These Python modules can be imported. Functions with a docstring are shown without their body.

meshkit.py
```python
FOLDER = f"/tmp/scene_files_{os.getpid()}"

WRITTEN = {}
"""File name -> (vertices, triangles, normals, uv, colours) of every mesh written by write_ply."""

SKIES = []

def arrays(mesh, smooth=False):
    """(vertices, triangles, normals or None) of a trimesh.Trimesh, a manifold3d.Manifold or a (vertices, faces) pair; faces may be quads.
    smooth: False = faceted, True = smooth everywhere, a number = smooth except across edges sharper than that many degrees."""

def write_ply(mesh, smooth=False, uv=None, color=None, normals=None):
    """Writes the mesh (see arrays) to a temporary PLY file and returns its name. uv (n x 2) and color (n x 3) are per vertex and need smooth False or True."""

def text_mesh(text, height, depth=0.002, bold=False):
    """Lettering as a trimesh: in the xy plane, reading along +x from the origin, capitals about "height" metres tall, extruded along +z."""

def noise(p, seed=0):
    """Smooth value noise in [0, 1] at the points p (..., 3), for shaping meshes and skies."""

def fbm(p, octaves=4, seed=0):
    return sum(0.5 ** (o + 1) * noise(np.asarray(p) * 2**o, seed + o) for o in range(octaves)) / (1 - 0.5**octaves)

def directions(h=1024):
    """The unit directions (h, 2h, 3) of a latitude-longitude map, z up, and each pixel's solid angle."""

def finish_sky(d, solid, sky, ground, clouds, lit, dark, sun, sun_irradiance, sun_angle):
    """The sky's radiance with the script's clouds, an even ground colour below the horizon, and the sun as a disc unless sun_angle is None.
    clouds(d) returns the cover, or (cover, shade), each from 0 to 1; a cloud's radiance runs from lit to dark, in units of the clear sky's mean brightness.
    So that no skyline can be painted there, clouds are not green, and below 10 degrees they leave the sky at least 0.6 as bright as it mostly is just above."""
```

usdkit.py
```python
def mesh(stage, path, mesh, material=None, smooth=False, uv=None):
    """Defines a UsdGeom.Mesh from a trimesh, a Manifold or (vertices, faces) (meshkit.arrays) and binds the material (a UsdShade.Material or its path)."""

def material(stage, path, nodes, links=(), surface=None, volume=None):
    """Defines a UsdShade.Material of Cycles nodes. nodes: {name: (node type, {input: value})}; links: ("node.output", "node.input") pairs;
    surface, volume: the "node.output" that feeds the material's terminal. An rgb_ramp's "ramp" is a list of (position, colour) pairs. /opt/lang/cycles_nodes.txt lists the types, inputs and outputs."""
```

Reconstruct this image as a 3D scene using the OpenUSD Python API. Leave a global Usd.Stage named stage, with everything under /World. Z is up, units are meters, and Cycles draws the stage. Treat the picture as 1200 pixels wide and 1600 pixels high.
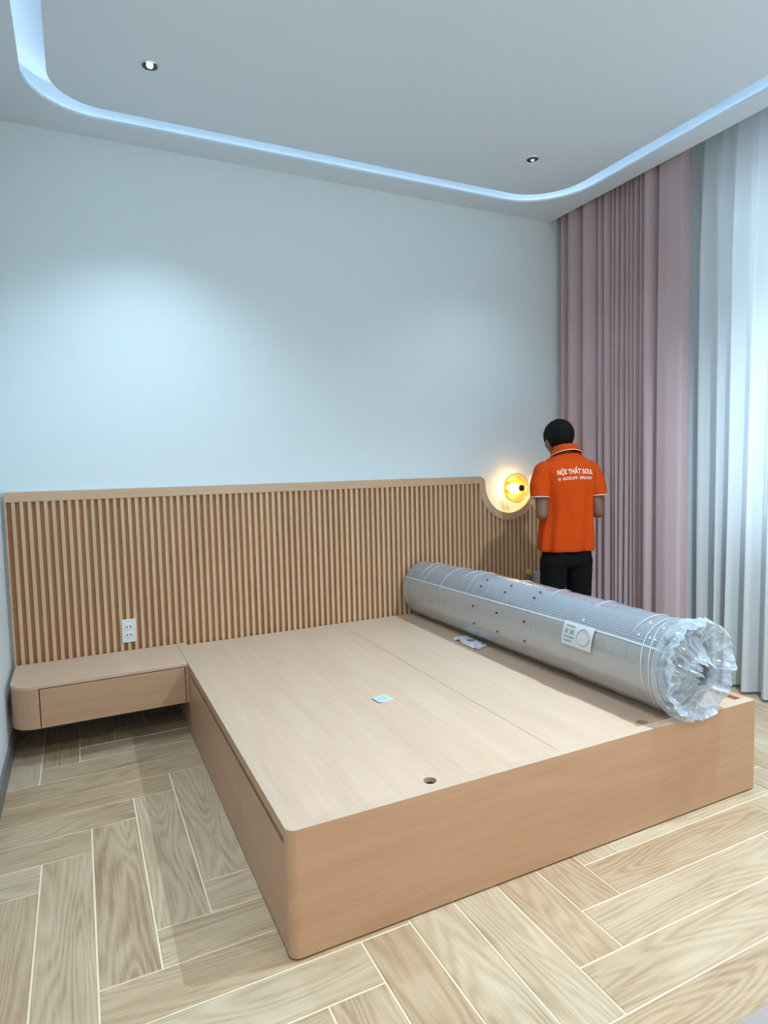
import math
import numpy as np
import trimesh
import manifold3d as m3
from manifold3d import Manifold, CrossSection
from shapely.geometry import Polygon, Point, box as sbox, LineString
from shapely import affinity
from shapely.ops import unary_union
from pxr import Usd, UsdGeom, UsdLux, UsdShade, Gf, Sdf
import usdkit
import meshkit

stage = Usd.Stage.CreateInMemory()
UsdGeom.SetStageUpAxis(stage, UsdGeom.Tokens.z)
UsdGeom.SetStageMetersPerUnit(stage, 1.0)
world = UsdGeom.Xform.Define(stage, '/World')
stage.SetDefaultPrim(world.GetPrim())
UsdGeom.Scope.Define(stage, '/World/Looks')
rng = np.random.default_rng(7)

# ------------------------------------------------------------------ camera
R_ = (0.8987659504275347, -0.4377870332142259, -0.023712441915086604)
U_ = (0.05314987322215913, 0.055110033399567486, 0.9970646795444951)
F_ = (0.43519519451455174, 0.8973880976301083, -0.07279934686009673)
EYE = (-0.4411194931405215, -3.5620299620442424, 1.3060883091355402)
cam = UsdGeom.Camera.Define(stage, '/World/camera')
cam.AddTransformOp().Set(Gf.Matrix4d(*R_, 0, *U_, 0, -F_[0], -F_[1], -F_[2], 0, *EYE, 1))
cam.CreateHorizontalApertureAttr(36.0)
cam.CreateVerticalApertureAttr(48.0)
cam.CreateFocalLengthAttr(983.2478718382888 / 1200 * 36.0)
cam.CreateClippingRangeAttr(Gf.Vec2f(0.05, 200.0))
cam.CreateExposureAttr(1.14)

# ------------------------------------------------------------------ light
SKY = (0.66, 0.86, 1.0)
dome = UsdLux.DomeLight.Define(stage, '/World/sky')
dome.CreateColorAttr(Gf.Vec3f(*SKY))
dome.CreateIntensityAttr(0.55)
# daylight that enters by the window, an area just outside the glass
WY0, WY1, WZ0, WZ1 = -4.30, -1.13, 0.885, 2.86      # window opening
day = UsdLux.RectLight.Define(stage, '/World/window_daylight')
day.CreateWidthAttr(WY1 - WY0)
day.CreateHeightAttr(WZ1 - WZ0)
day.CreateColorAttr(Gf.Vec3f(*SKY))
day.CreateIntensityAttr(0.30)
day.AddTranslateOp().Set(Gf.Vec3d(3.32, (WY0 + WY1) / 2, (WZ0 + WZ1) / 2))
day.AddRotateXYZOp().Set(Gf.Vec3f(90, 0, 90))       # its -z axis looks to -x, into the room
# two ceiling spotlights in view, plus four unseen ones added to light the room
SPOTS = [(-0.078, -0.676), (1.936, -0.666), (-0.078, -2.35), (1.936, -2.35), (-0.078, -4.02), (1.936, -4.02)]
SPOT_POWER = [60.0, 112.0, 48.0, 270.0, 80.0, 110.0]
for i, ((sx, sy), pw) in enumerate(zip(SPOTS, SPOT_POWER)):
    sp = UsdLux.SphereLight.Define(stage, f'/World/spot_beam_{i:03d}' if i else '/World/spot_beam')
    sp.CreateRadiusAttr(0.012 if i != 1 else 0.005)
    sp.CreateColorAttr(Gf.Vec3f(0.65, 0.875, 1.05) if i < 4 else Gf.Vec3f(1.0, 0.86, 0.70))  # unseen rear pair tinted warm to warm the bed front
    sp.CreateIntensityAttr(pw * 100)
    sh_ = UsdLux.ShapingAPI.Apply(sp.GetPrim())
    sh_.CreateShapingConeAngleAttr((55.0, 55.0, 75.0, 62.0, 75.0, 75.0)[i])
    sh_.CreateShapingConeSoftnessAttr(1.0)
    sp.AddTranslateOp().Set(Gf.Vec3d(sx, sy, 2.996 - 0.012))
LED_STRENGTH = 3.8
LAMP_STRENGTH = 1.3
BULB = 450.0

# ------------------------------------------------------------------ helpers
used, origin = {}, {}


def path_of(name, parent):
    base = f"{parent.GetPath() if parent is not None else '/World'}/{name}"
    n = used.get(base, -1) + 1
    used[base] = n
    return base if n == 0 else f'{base}_{n:03d}'


def as_arrays(mesh):
    v, f, _ = meshkit.arrays(mesh, False)
    return v, f


def obj(name, mesh, material, parent=None, smooth=False, uv=None, label=None, kind=None):
    p = path_of(name, parent)
    off = origin.get(str(parent.GetPath()), np.zeros(3)) if parent is not None else np.zeros(3)
    v, f = as_arrays(mesh)
    if parent is None:
        base = np.array([(v[:, 0].min() + v[:, 0].max()) / 2, (v[:, 1].min() + v[:, 1].max()) / 2, v[:, 2].min()])
        m = usdkit.mesh(stage, p, (v - base, f), material, smooth=smooth, uv=uv)
        UsdGeom.Xformable(m).AddTranslateOp().Set(Gf.Vec3d(*map(float, base)))
        origin[p] = base
    else:
        m = usdkit.mesh(stage, p, (v - off, f), material, smooth=smooth, uv=uv)
        origin[p] = off
    prim = m.GetPrim()
    if label:
        prim.SetCustomDataByKey('label', label)
    if kind:
        prim.SetCustomDataByKey('kind', kind)
    return prim


def tag(prim, label=None, cat=None, group=None, kind=None):
    for k, v in (('label', label), ('category', cat), ('group', group), ('kind', kind)):
        if v:
            prim.SetCustomDataByKey(k, v)
    return prim


def thing(name, label, cat, loc=(0, 0, 0), group=None, kind=None):
    p = path_of(name, None)
    x = UsdGeom.Xform.Define(stage, p)
    x.AddTranslateOp().Set(Gf.Vec3d(*map(float, loc)))
    origin[p] = np.array(loc, float)
    return tag(x.GetPrim(), label, cat, group, kind)


def bbox(x0, x1, y0, y1, z0, z1, b=0.0):
    """A box, with its edges chamfered by b."""
    if b <= 0:
        m = trimesh.creation.box([x1 - x0, y1 - y0, z1 - z0])
        m.apply_translation([(x0 + x1) / 2, (y0 + y1) / 2, (z0 + z1) / 2])
        return m
    P = []
    for sx in (0, 1):
        for sy in (0, 1):
            for sz in (0, 1):
                c = np.array([(x0, x1)[sx], (y0, y1)[sy], (z0, z1)[sz]])
                d = np.array([1 - 2 * sx, 1 - 2 * sy, 1 - 2 * sz]) * b
                for k in range(3):
                    q = c + d
                    q[k] = c[k]
                    P.append(q)
    return trimesh.convex.convex_hull(np.array(P))


def cat(*ms):
    vs, fs, n = [], [], 0
    for m in ms:
        v, f = as_arrays(m)
        vs.append(v); fs.append(f + n); n += len(v)
    return np.vstack(vs), np.vstack(fs)


def extrude_z(poly, z0, z1):
    polys = [g for g in (poly.geoms if hasattr(poly, 'geoms') else [poly]) if g.geom_type == 'Polygon' and g.area > 1e-8]
    out = []
    for g in polys:
        m = trimesh.creation.extrude_polygon(g, z1 - z0, engine='earcut')
        m.apply_translation([0, 0, z0])
        out.append(m)
    return cat(*out)


def extrude_xz(poly, y0, y1):
    """Extrudes a polygon drawn in x and z along y."""
    v, f = extrude_z(poly, 0, y1 - y0)
    return np.stack([v[:, 0], y1 - v[:, 2], v[:, 1]], 1), f


def chamfer_slab(pts, z0, z1, ch):
    """A convex polygon as a slab whose top edge is chamfered."""
    poly = Polygon(pts)
    if poly.exterior.is_ccw is False:
        pts = pts[::-1]
        poly = Polygon(pts)
    pts = np.array(pts)
    c = pts.mean(0)
    ins = poly.buffer(-ch, join_style=2)
    ip = np.array(ins.exterior.coords)[:-1]
    if len(ip) != len(pts):
        return extrude_z(poly, z0, z1)
    order = [int(np.argmin(((ip - p) ** 2).sum(1))) for p in pts]
    ip = ip[order]
    n = len(pts)
    v = np.vstack([np.c_[pts, np.full(n, z0)], np.c_[pts, np.full(n, z1 - ch)], np.c_[ip, np.full(n, z1)]])
    f = []
    for k in range(2):
        for i in range(n):
            j = (i + 1) % n
            f += [[k * n + i, k * n + j, (k + 1) * n + j], [k * n + i, (k + 1) * n + j, (k + 1) * n + i]]
    f += [[2 * n, 2 * n + i, 2 * n + i + 1] for i in range(1, n - 1)]
    return v, np.array(f)


def lathe(profile, seg=48):
    """profile: (radius, height) pairs; turned about z."""
    m = trimesh.creation.revolve(np.array(profile, float), sections=seg)
    return np.array(m.vertices), np.array(m.faces)


def place(mesh, M=None, loc=(0, 0, 0)):
    v, f = as_arrays(mesh)
    if M is not None:
        v = v @ np.asarray(M, float).T
    return v + np.asarray(loc, float), f


Y_OUT = np.array([[1, 0, 0], [0, 0, -1], [0, 1, 0]], float)     # +z of the part looks to -y


def tube(points, radius, sides=8):
    p = np.asarray(points, float)
    r = np.broadcast_to(radius, (len(p),))
    t = np.gradient(p, axis=0)
    t /= np.linalg.norm(t, axis=1, keepdims=True) + 1e-12
    ref = np.array([0, 0, 1.0]) if abs(t[:, 2]).max() < 0.95 else np.array([1.0, 0, 0])
    a = np.cross(t, ref); a /= np.linalg.norm(a, axis=1, keepdims=True) + 1e-12
    b = np.cross(t, a)
    an = np.arange(sides) * 2 * np.pi / sides
    v = p[:, None] + r[:, None, None] * (np.cos(an)[None, :, None] * a[:, None] + np.sin(an)[None, :, None] * b[:, None])
    f = []
    n = len(p)
    for i in range(n - 1):
        for j in range(sides):
            k = (j + 1) % sides
            f += [[i * sides + j, (i + 1) * sides + k, i * sides + k], [i * sides + j, (i + 1) * sides + j, (i + 1) * sides + k]]
    v = np.vstack([v.reshape(-1, 3), p[:1], p[-1:]])
    for j in range(sides):
        k = (j + 1) % sides
        f += [[n * sides, j, k], [n * sides + 1, (n - 1) * sides + k, (n - 1) * sides + j]]
    return v, np.array(f)


def grid_mesh(P):
    """P (n, m, 3) as an open sheet; with uv = grid indices given by the caller."""
    n, m = P.shape[:2]
    i, j = np.meshgrid(np.arange(n - 1), np.arange(m - 1), indexing='ij')
    a = (i * m + j).ravel()
    return P.reshape(-1, 3), np.vstack([np.c_[a, a + m, a + m + 1], np.c_[a, a + m + 1, a + 1]])


def thick_sheet(P, t):
    """An open sheet given thickness t along its normals, closed at the edges."""
    n, m = P.shape[:2]
    du, dv = np.gradient(P, axis=0), np.gradient(P, axis=1)
    N = np.cross(du, dv); N /= np.linalg.norm(N, axis=2, keepdims=True) + 1e-12
    A, B = P + N * t / 2, P - N * t / 2
    va, fa = grid_mesh(A)
    vb, fb = grid_mesh(B)
    k = n * m
    ring = [i * m for i in range(n)] + [(n - 1) * m + j for j in range(1, m)] + [i * m + m - 1 for i in range(n - 2, -1, -1)] + [j for j in range(m - 2, 0, -1)]
    side = []
    for a, b in zip(ring, ring[1:] + ring[:1]):
        side += [[a, b, b + k], [a, b + k, a + k]]
    return np.vstack([va, vb]), np.vstack([fa, fb[:, ::-1] + k, side])


def srgb(r, g, b):
    c = np.array([r, g, b], float) / 255
    return tuple(np.where(c <= 0.04045, c / 12.92, ((c + 0.055) / 1.055) ** 2.4))


# ------------------------------------------------------------------ materials
def mat(name, nodes, links=(), surface='p.BSDF', volume=None):
    return usdkit.material(stage, f'/World/Looks/{name}', nodes, links, surface=surface, volume=volume)


def plain(name, color, rough=0.5, **kw):
    return mat(name, {'p': ('principled_bsdf', {'base_color': color, 'roughness': rough, **kw})})


def paint(name, color, rough=0.75, amount=0.02):
    """Emulsion paint with a very fine roller relief."""
    return mat(name, {
        'g': ('geometry', {}),
        'n': ('noise_texture', {'scale': 260.0, 'detail': 2.0}),
        'b': ('bump', {'strength': 0.06, 'distance': 0.002}),
        'p': ('principled_bsdf', {'base_color': color, 'roughness': rough, 'specular_ior_level': 0.3})},
        [('g.position', 'n.vector'), ('n.fac', 'b.height'), ('b.normal', 'p.normal')])


def wood(name, c1, c2, axis, rough=0.42, coat=0.0):
    """Pale laminate with soft grain along one axis of the room."""
    fine, broad = [70.0, 70.0, 70.0], [5.0, 5.0, 5.0]
    fine[axis], broad[axis] = 3.0, 0.7
    return mat(name, {
        'g': ('geometry', {}),
        'mf': ('mapping', {'scale': tuple(fine)}), 'mb': ('mapping', {'scale': tuple(broad)}),
        'nf': ('noise_texture', {'scale': 1.0, 'detail': 4.0, 'roughness': 0.6}),
        'nb': ('noise_texture', {'scale': 1.6, 'detail': 3.0, 'roughness': 0.5, 'distortion': 0.6}),
        'a': ('math', {'math_type': 'multiply', 'value2': 0.45}),
        's': ('math', {'math_type': 'multiply_add', 'value2': 0.55}),
        'r': ('rgb_ramp', {'ramp': [(0.3, c1), (0.7, c2)]}),
        'b': ('bump', {'strength': 0.05, 'distance': 0.002}),
        'p': ('principled_bsdf', {'roughness': rough, 'coat_weight': coat, 'coat_roughness': 0.3, 'specular_ior_level': 0.5})},
        [('g.position', 'mf.vector'), ('g.position', 'mb.vector'), ('mf.vector', 'nf.vector'), ('mb.vector', 'nb.vector'),
         ('nf.fac', 'a.value1'), ('nb.fac', 's.value1'), ('a.value', 's.value3'), ('s.value', 'r.fac'),
         ('r.color', 'p.base_color'), ('nf.fac', 'b.height'), ('b.normal', 'p.normal')])


M = {}
M['wall'] = paint('wall_paint', srgb(231, 243, 249))
M['ceiling'] = paint('ceiling_paint', srgb(218, 228, 236))
M['led'] = mat('led_tape_light', {'e': ('emission', {'color': (0.66, 0.85, 1.0), 'strength': LED_STRENGTH})}, surface='e.emission')
W1, W2 = srgb(184, 144, 114), srgb(200, 161, 131)
for ax, nm in enumerate('xyz'):
    M['wood_' + nm] = wood('oak_laminate_' + nm, W1, W2, ax)
M['deck'] = wood('oak_laminate_deck_lit', srgb(200, 170, 146), srgb(217, 190, 167), 1, rough=0.38)  # paler than the fronts: sheen from above put into the colour
M['rim'] = wood('oak_rail_top_lit', srgb(196, 171, 148), srgb(208, 186, 164), 1, rough=0.45)  # lit copy of the rail laminate, light from above put into the colour
M['top'] = wood('oak_laminate_top_lit', srgb(204, 172, 146), srgb(220, 190, 166), 0, rough=0.38)  # paler copy of the laminate: light on the cabinet top is painted in
M['slat'] = wood('oak_slat', srgb(206, 172, 136), srgb(222, 190, 154), 2)
M['edge'] = wood('oak_edging', srgb(204, 168, 137), srgb(220, 186, 156), 0)
M['backing'] = wood('walnut_backing', srgb(160, 108, 74), srgb(178, 124, 88), 2)
M['dark'] = plain('dark_gap', srgb(40, 28, 22), 0.9)
M['grey_base'] = plain('grey_skirting', srgb(112, 114, 118), 0.4)
M['white_plastic'] = plain('white_plastic', srgb(228, 230, 232), 0.35)
M['black_hole'] = plain('black_hole', srgb(12, 12, 12), 0.6)
M['chrome'] = mat('chrome', {'m': ('metallic_bsdf', {'color': (0.75, 0.76, 0.78), 'roughness': 0.12})}, surface='m.BSDF')
M['shaded_chrome'] = mat('shaded_chrome', {'m': ('metallic_bsdf', {'color': (0.10, 0.105, 0.115), 'roughness': 0.18})}, surface='m.BSDF')  # chrome darkened to stand in for the dark inside of the recess
M['spot_on'] = mat('spot_light', {'e': ('emission', {'color': (1.0, 0.96, 0.9), 'strength': 12.0})}, surface='e.emission')
M['spot_lens'] = plain('spot_lens', srgb(150, 150, 150), 0.1)
M['grout'] = plain('cream_grout', srgb(236, 222, 190), 0.8)


def tile_material(name, c0, c1, c2):
    """Wood-look porcelain: u runs along the plank, v across it; the whole part of v tells planks apart."""
    return mat(name, {
        'uv': ('uvmap', {'attribute': 'st'}),
        'm1': ('mapping', {'scale': (0.9, 7.0, 1.0)}),
        'n1': ('noise_texture', {'scale': 1.0, 'detail': 1.5, 'roughness': 0.4, 'distortion': 0.25}),
        'k': ('math', {'math_type': 'multiply', 'value2': 120.0}),
        'sn': ('math', {'math_type': 'sine'}),
        'm2': ('mapping', {'scale': (9.0, 210.0, 1.0)}),
        'n2': ('noise_texture', {'scale': 1.0, 'detail': 3.0, 'roughness': 0.6}),
        'm3': ('mapping', {'scale': (0.55, 0.9, 1.0)}),
        'n3': ('noise_texture', {'scale': 1.0, 'detail': 1.0}),
        'm4': ('mapping', {'scale': (2.2, 9.0, 1.0)}),
        'n4': ('noise_texture', {'scale': 1.0, 'detail': 2.0}),
        'a': ('math', {'math_type': 'multiply_add', 'value2': 0.065, 'value3': 0.0}),
        'b': ('math', {'math_type': 'multiply_add', 'value2': 0.42}),
        'c': ('math', {'math_type': 'multiply_add', 'value2': 0.28}),
        'd': ('math', {'math_type': 'multiply_add', 'value2': 0.40}),
        'e': ('math', {'math_type': 'subtract', 'value2': 0.06}),
        'r': ('rgb_ramp', {'ramp': [(0.2, c0), (0.46, c1), (0.75, c2)]}),
        'bp': ('bump', {'strength': 0.12, 'distance': 0.001}),
        'p': ('principled_bsdf', {'roughness': 0.33, 'specular_ior_level': 0.5})},
        [('uv.UV', 'm1.vector'), ('uv.UV', 'm2.vector'), ('uv.UV', 'm3.vector'), ('uv.UV', 'm4.vector'),
         ('m1.vector', 'n1.vector'), ('m2.vector', 'n2.vector'), ('m3.vector', 'n3.vector'), ('m4.vector', 'n4.vector'),
         ('n1.fac', 'k.value1'), ('k.value', 'sn.value1'), ('sn.value', 'a.value1'),
         ('n2.fac', 'b.value1'), ('a.value', 'b.value3'), ('n3.fac', 'c.value1'), ('b.value', 'c.value3'),
         ('n4.fac', 'd.value1'), ('c.value', 'd.value3'), ('d.value', 'e.value1'), ('e.value', 'r.fac'), ('r.color', 'p.base_color'), ('n2.fac', 'bp.height'), ('bp.normal', 'p.normal')])


TILE = [tile_material('wood_tile', srgb(134, 107, 80), srgb(182, 158, 129), srgb(206, 189, 164)),
        tile_material('wood_tile_pale', srgb(142, 116, 90), srgb(188, 167, 139), srgb(212, 197, 174)),
        tile_material('wood_tile_warm', srgb(130, 101, 74), srgb(179, 153, 122), srgb(202, 182, 155))]

# ------------------------------------------------------------------ the room
XL, XR, YB, YF, ZC = -0.785, 3.05, 0.04, -4.90, 2.996
ZTOP = 3.20
XSOF = 2.659                                            # edge of the soffit, where the curtain pocket begins
floor = thing('floor', 'wood-look porcelain planks laid in herringbone with cream grout', None, (0, 0, 0), kind='structure')
obj('grout', bbox(XL - 0.12, XR + 0.15, YF - 0.1, YB + 0.1, -0.06, -0.0025), M['grout'], floor)
PW, PL, TX, TY, GR = 0.155, 0.8116, 0.0034, -0.7641, 0.0055
room = sbox(XL, YF, XR, YB)
tiles = []
for b in range(-6, 7):
    for k in range(-40, 41):
        ox, oy = b * (PL - PW) - k * PW, b * (-PW - PL) - k * PW
        # upright plank and the level plank that ends on its top
        tiles.append((TX + ox - PW, TX + ox, TY + oy - PL, TY + oy, 1))
        tiles.append((TX + ox + PW - PW - PL + 0.0, TX + ox, TY + oy, TY + oy + PW, 0))
count = 0
for x0, x1, y0, y1, up in sorted(tiles, key=lambda t: (-t[2], t[0])):
    g = sbox(x0 + GR / 2, y0 + GR / 2, x1 - GR / 2, y1 - GR / 2).intersection(room)
    if g.is_empty or g.area < 2e-4 or y1 < -3.6:
        continue
    gx0, gy0, gx1, gy1 = g.bounds
    v, f = chamfer_slab([(gx0, gy0), (gx1, gy0), (gx1, gy1), (gx0, gy1)], -0.02, float(rng.uniform(-0.0004, 0.0)), 0.0012)
    r1, r2 = rng.integers(0, 400), rng.integers(0, 400)
    u, w = (v[:, 1] - y0, v[:, 0] - x0) if up else (v[:, 0] - x0, v[:, 1] - y0)
    if rng.random() < 0.5:
        u = PL - u
    obj('tile', (v, f), TILE[int(rng.choice(3, p=[0.5, 0.3, 0.2]))], floor, uv=np.c_[u + r1 * 1.37, w + r2 * 1.13])
    count += 1

wb = thing('wall_back', 'plain white painted wall behind the slatted headboard', None, (1.2, 0.1, 0), kind='structure')
obj('plaster', bbox(XL - 0.1, XR + 0.15, YB, YB + 0.12, -0.05, ZTOP + 0.1), M['wall'], wb)
wl = thing('wall_left', 'white painted side wall at the left edge of the photo', None, (XL - 0.06, -2.4, 0), kind='structure')
obj('plaster', bbox(XL - 0.1, XL, YF, YB, -0.05, ZTOP + 0.1), M['wall'], wl)
wf = thing('wall_front', 'white painted wall behind the camera', None, (1.2, YF - 0.06, 0), kind='structure')
obj('plaster', extrude_xz(sbox(XL - 0.1, -0.05, XR + 0.15, ZTOP + 0.1), YF - 0.12, YF), M['wall'], wf)
wr = thing('wall_right', 'white painted window wall behind the curtains', None, (XR + 0.07, -2.4, 0), kind='structure')
hole = Polygon([(YF, -0.05), (YB, -0.05), (YB, ZTOP + 0.1), (YF, ZTOP + 0.1)]).difference(sbox(WY0, WZ0, WY1, WZ1))
v, f = extrude_z(hole, 0, 0.2)
obj('plaster', (np.stack([XR + v[:, 2], v[:, 0], v[:, 1]], 1), f), M['wall'], wr)

# skirting
bl = obj('baseboard_left', bbox(XL, XL + 0.012, YF, YB, 0.0, 0.09, 0.002), M['grey_base'])
tag(bl, 'grey skirting along the foot of the left wall', None, kind='structure')
bb = obj('baseboard_back', bbox(XL + 0.012, XR, YB - 0.012, YB, 0.0, 0.09, 0.002), M['grey_base'])
tag(bb, 'grey skirting along the foot of the back wall', None, kind='structure')
br = obj('baseboard_right', bbox(XR - 0.012, XR, YF, YB - 0.012, 0.0, 0.09, 0.002), M['grey_base'])
tag(br, 'grey skirting along the foot of the window wall', None, kind='structure')


def rounded_rect(x0, y0, x1, y1, rl, rr):
    """Rounded rectangle; rl: radius of its left corners, rr: of its right corners."""
    pts = []
    for cx, cy, r, a0 in ((x1 - rr, y1 - rr, rr, 0), (x0 + rl, y1 - rl, rl, 90), (x0 + rl, y0 + rl, rl, 180), (x1 - rr, y0 + rr, rr, 270)):
        for a in np.linspace(a0, a0 + 90, 25):
            pts.append((cx + r * math.cos(math.radians(a)), cy + r * math.sin(math.radians(a))))
    return Polygon(pts)


ceil = thing('ceiling', 'white plasterboard ceiling with a rounded light slot', None, (1, -2.4, ZC), kind='structure')
slot_out = rounded_rect(-0.568, -4.55, 2.512, -0.148, 0.30, 0.40)
slot_in = rounded_rect(-0.468, -4.45, 2.408, -0.252, 0.22, 0.32)
cavity = slot_out.buffer(0.075)
soffit = sbox(XL, YF, XSOF, YB)
obj('soffit', extrude_z(soffit.difference(slot_out), ZC, ZC + 0.012), M['ceiling'], ceil)
obj('soffit_filling', extrude_z(soffit.difference(cavity), ZC + 0.012, ZTOP), M['ceiling'], ceil)
obj('centre_panel', extrude_z(slot_in, ZC, ZTOP - 0.07), M['ceiling'], ceil)
obj('slot_top', extrude_z(cavity, ZTOP - 0.07, ZTOP), M['ceiling'], ceil)
obj('slab', extrude_z(sbox(XL - 0.1, YF, XR + 0.2, YB), ZTOP, ZTOP + 0.1), M['ceiling'], ceil)
tape = cavity.buffer(-0.004).difference(cavity.buffer(-0.02))
obj('led_tape', extrude_z(tape, ZC + 0.0125, ZC + 0.018), M['led'], ceil, label='glowing LED tape hidden in the light slot')

# window
M['frame'] = plain('window_frame', srgb(215, 220, 224), 0.4)
M['pane'] = mat('window_glass', {
    't': ('transparent_bsdf', {}), 'g': ('glossy_bsdf', {'roughness': 0.0}), 'fr': ('layer_weight', {'blend': 0.15}), 'm': ('mix_closure', {})},
    [('fr.facing', 'm.fac'), ('t.BSDF', 'm.closure1'), ('g.BSDF', 'm.closure2')], surface='m.closure')
win = thing('window_1', 'tall white framed window glowing behind the sheer curtain', None, (XR + 0.15, (WY0 + WY1) / 2, WZ0), kind='structure')
fx0, fx1 = XR + 0.12, XR + 0.18
fr_outer = sbox(WY0, WZ0, WY1, WZ1)
lights_ = [sbox(a, WZ0 + 0.06, b, WZ1 - 0.06) for a, b in ((WY0 + 0.06, -3.50), (-3.44, -2.74), (-2.68, -1.94), (-1.88, WY1 - 0.06))]
v, f = extrude_z(fr_outer.difference(unary_union(lights_)), 0, fx1 - fx0)
obj('window_frame', (np.stack([fx0 + v[:, 2], v[:, 0], v[:, 1]], 1), f), M['frame'], win)
for g in lights_:
    a, z0, b, z1 = g.bounds
    obj('pane', bbox(fx0 + 0.02, fx0 + 0.026, a, b, z0, z1), M['pane'], win)
obj('window_sill', bbox(XR - 0.02, XR + 0.12, WY0, WY1, WZ0 - 0.02, WZ0, 0.003), M['frame'], win)

# ------------------------------------------------------------------ downlights
def downlight(x, y, label, lens, tilt):
    z = ZC
    t = thing('downlight', label, 'ceiling light', (x, y, z), group=None)
    ring = lathe([(0.0302, -0.001), (0.0302, -0.0045), (0.032, -0.0055), (0.0345, -0.004), (0.036, -0.0005), (0.0302, -0.001)], 48)
    obj('trim_ring', place(ring, loc=(x, y, z)), M['chrome'], t, smooth=40)
    cone = lathe([(0.0302, -0.0043), (0.0255, -0.002), (0.010, -0.0008), (0.010, -0.0004), (0.0302, -0.0006)], 48)
    obj('reflector', place(cone, loc=(x, y, z)), M['shaded_chrome'], t, smooth=40)
    bulb = lathe([(0.0, -0.010), (0.006, -0.0095), (0.011, -0.007), (0.013, -0.003), (0.013, -0.001), (0, -0.001)], 32)
    obj('lens', place(bulb, loc=(x, y, z)), lens, t, smooth=True)
    return t


downlight(-0.078, -0.676, 'recessed chrome ceiling spotlight with a bright white glow, left one of two', M['spot_on'], 0)
downlight(1.936, -0.666, 'recessed dim chrome ceiling spotlight, the right one nearer the curtains', M['spot_lens'], 0)

# ------------------------------------------------------------------ headboard
HX0, HX1, HZ = -0.769, 2.70, 1.22
NX, NZ, NR = 2.265, 1.165, 0.205                        # the round notch for the wall lamp


def outline(extra):
    """Headboard outline in x and z; extra > 0 is the inner edge of its edging."""
    r = NR + extra
    body = sbox(HX0 + (0.0 if extra == 0 else 0.008), 0.10, HX1, HZ - extra)
    fil = 0.05 if extra == 0 else 0.02
    notch = unary_union([Point(NX, NZ).buffer(r, 64), sbox(NX - r, NZ, NX + r, HZ + 0.5)])
    p = body.difference(notch)
    # round the shoulders of the notch
    p = p.buffer(-fil, 24).buffer(fil, 24) if extra == 0 else p
    big = unary_union([p, sbox(HX0 + (0 if extra == 0 else 0.008), 0.10, HX0 + 0.4, HZ - extra), sbox(HX0 + (0.0 if extra == 0 else 0.008), 0.10, HX1, 0.6), sbox(HX1 - 0.1, 0.1, HX1, HZ - extra)])
    return big


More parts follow.
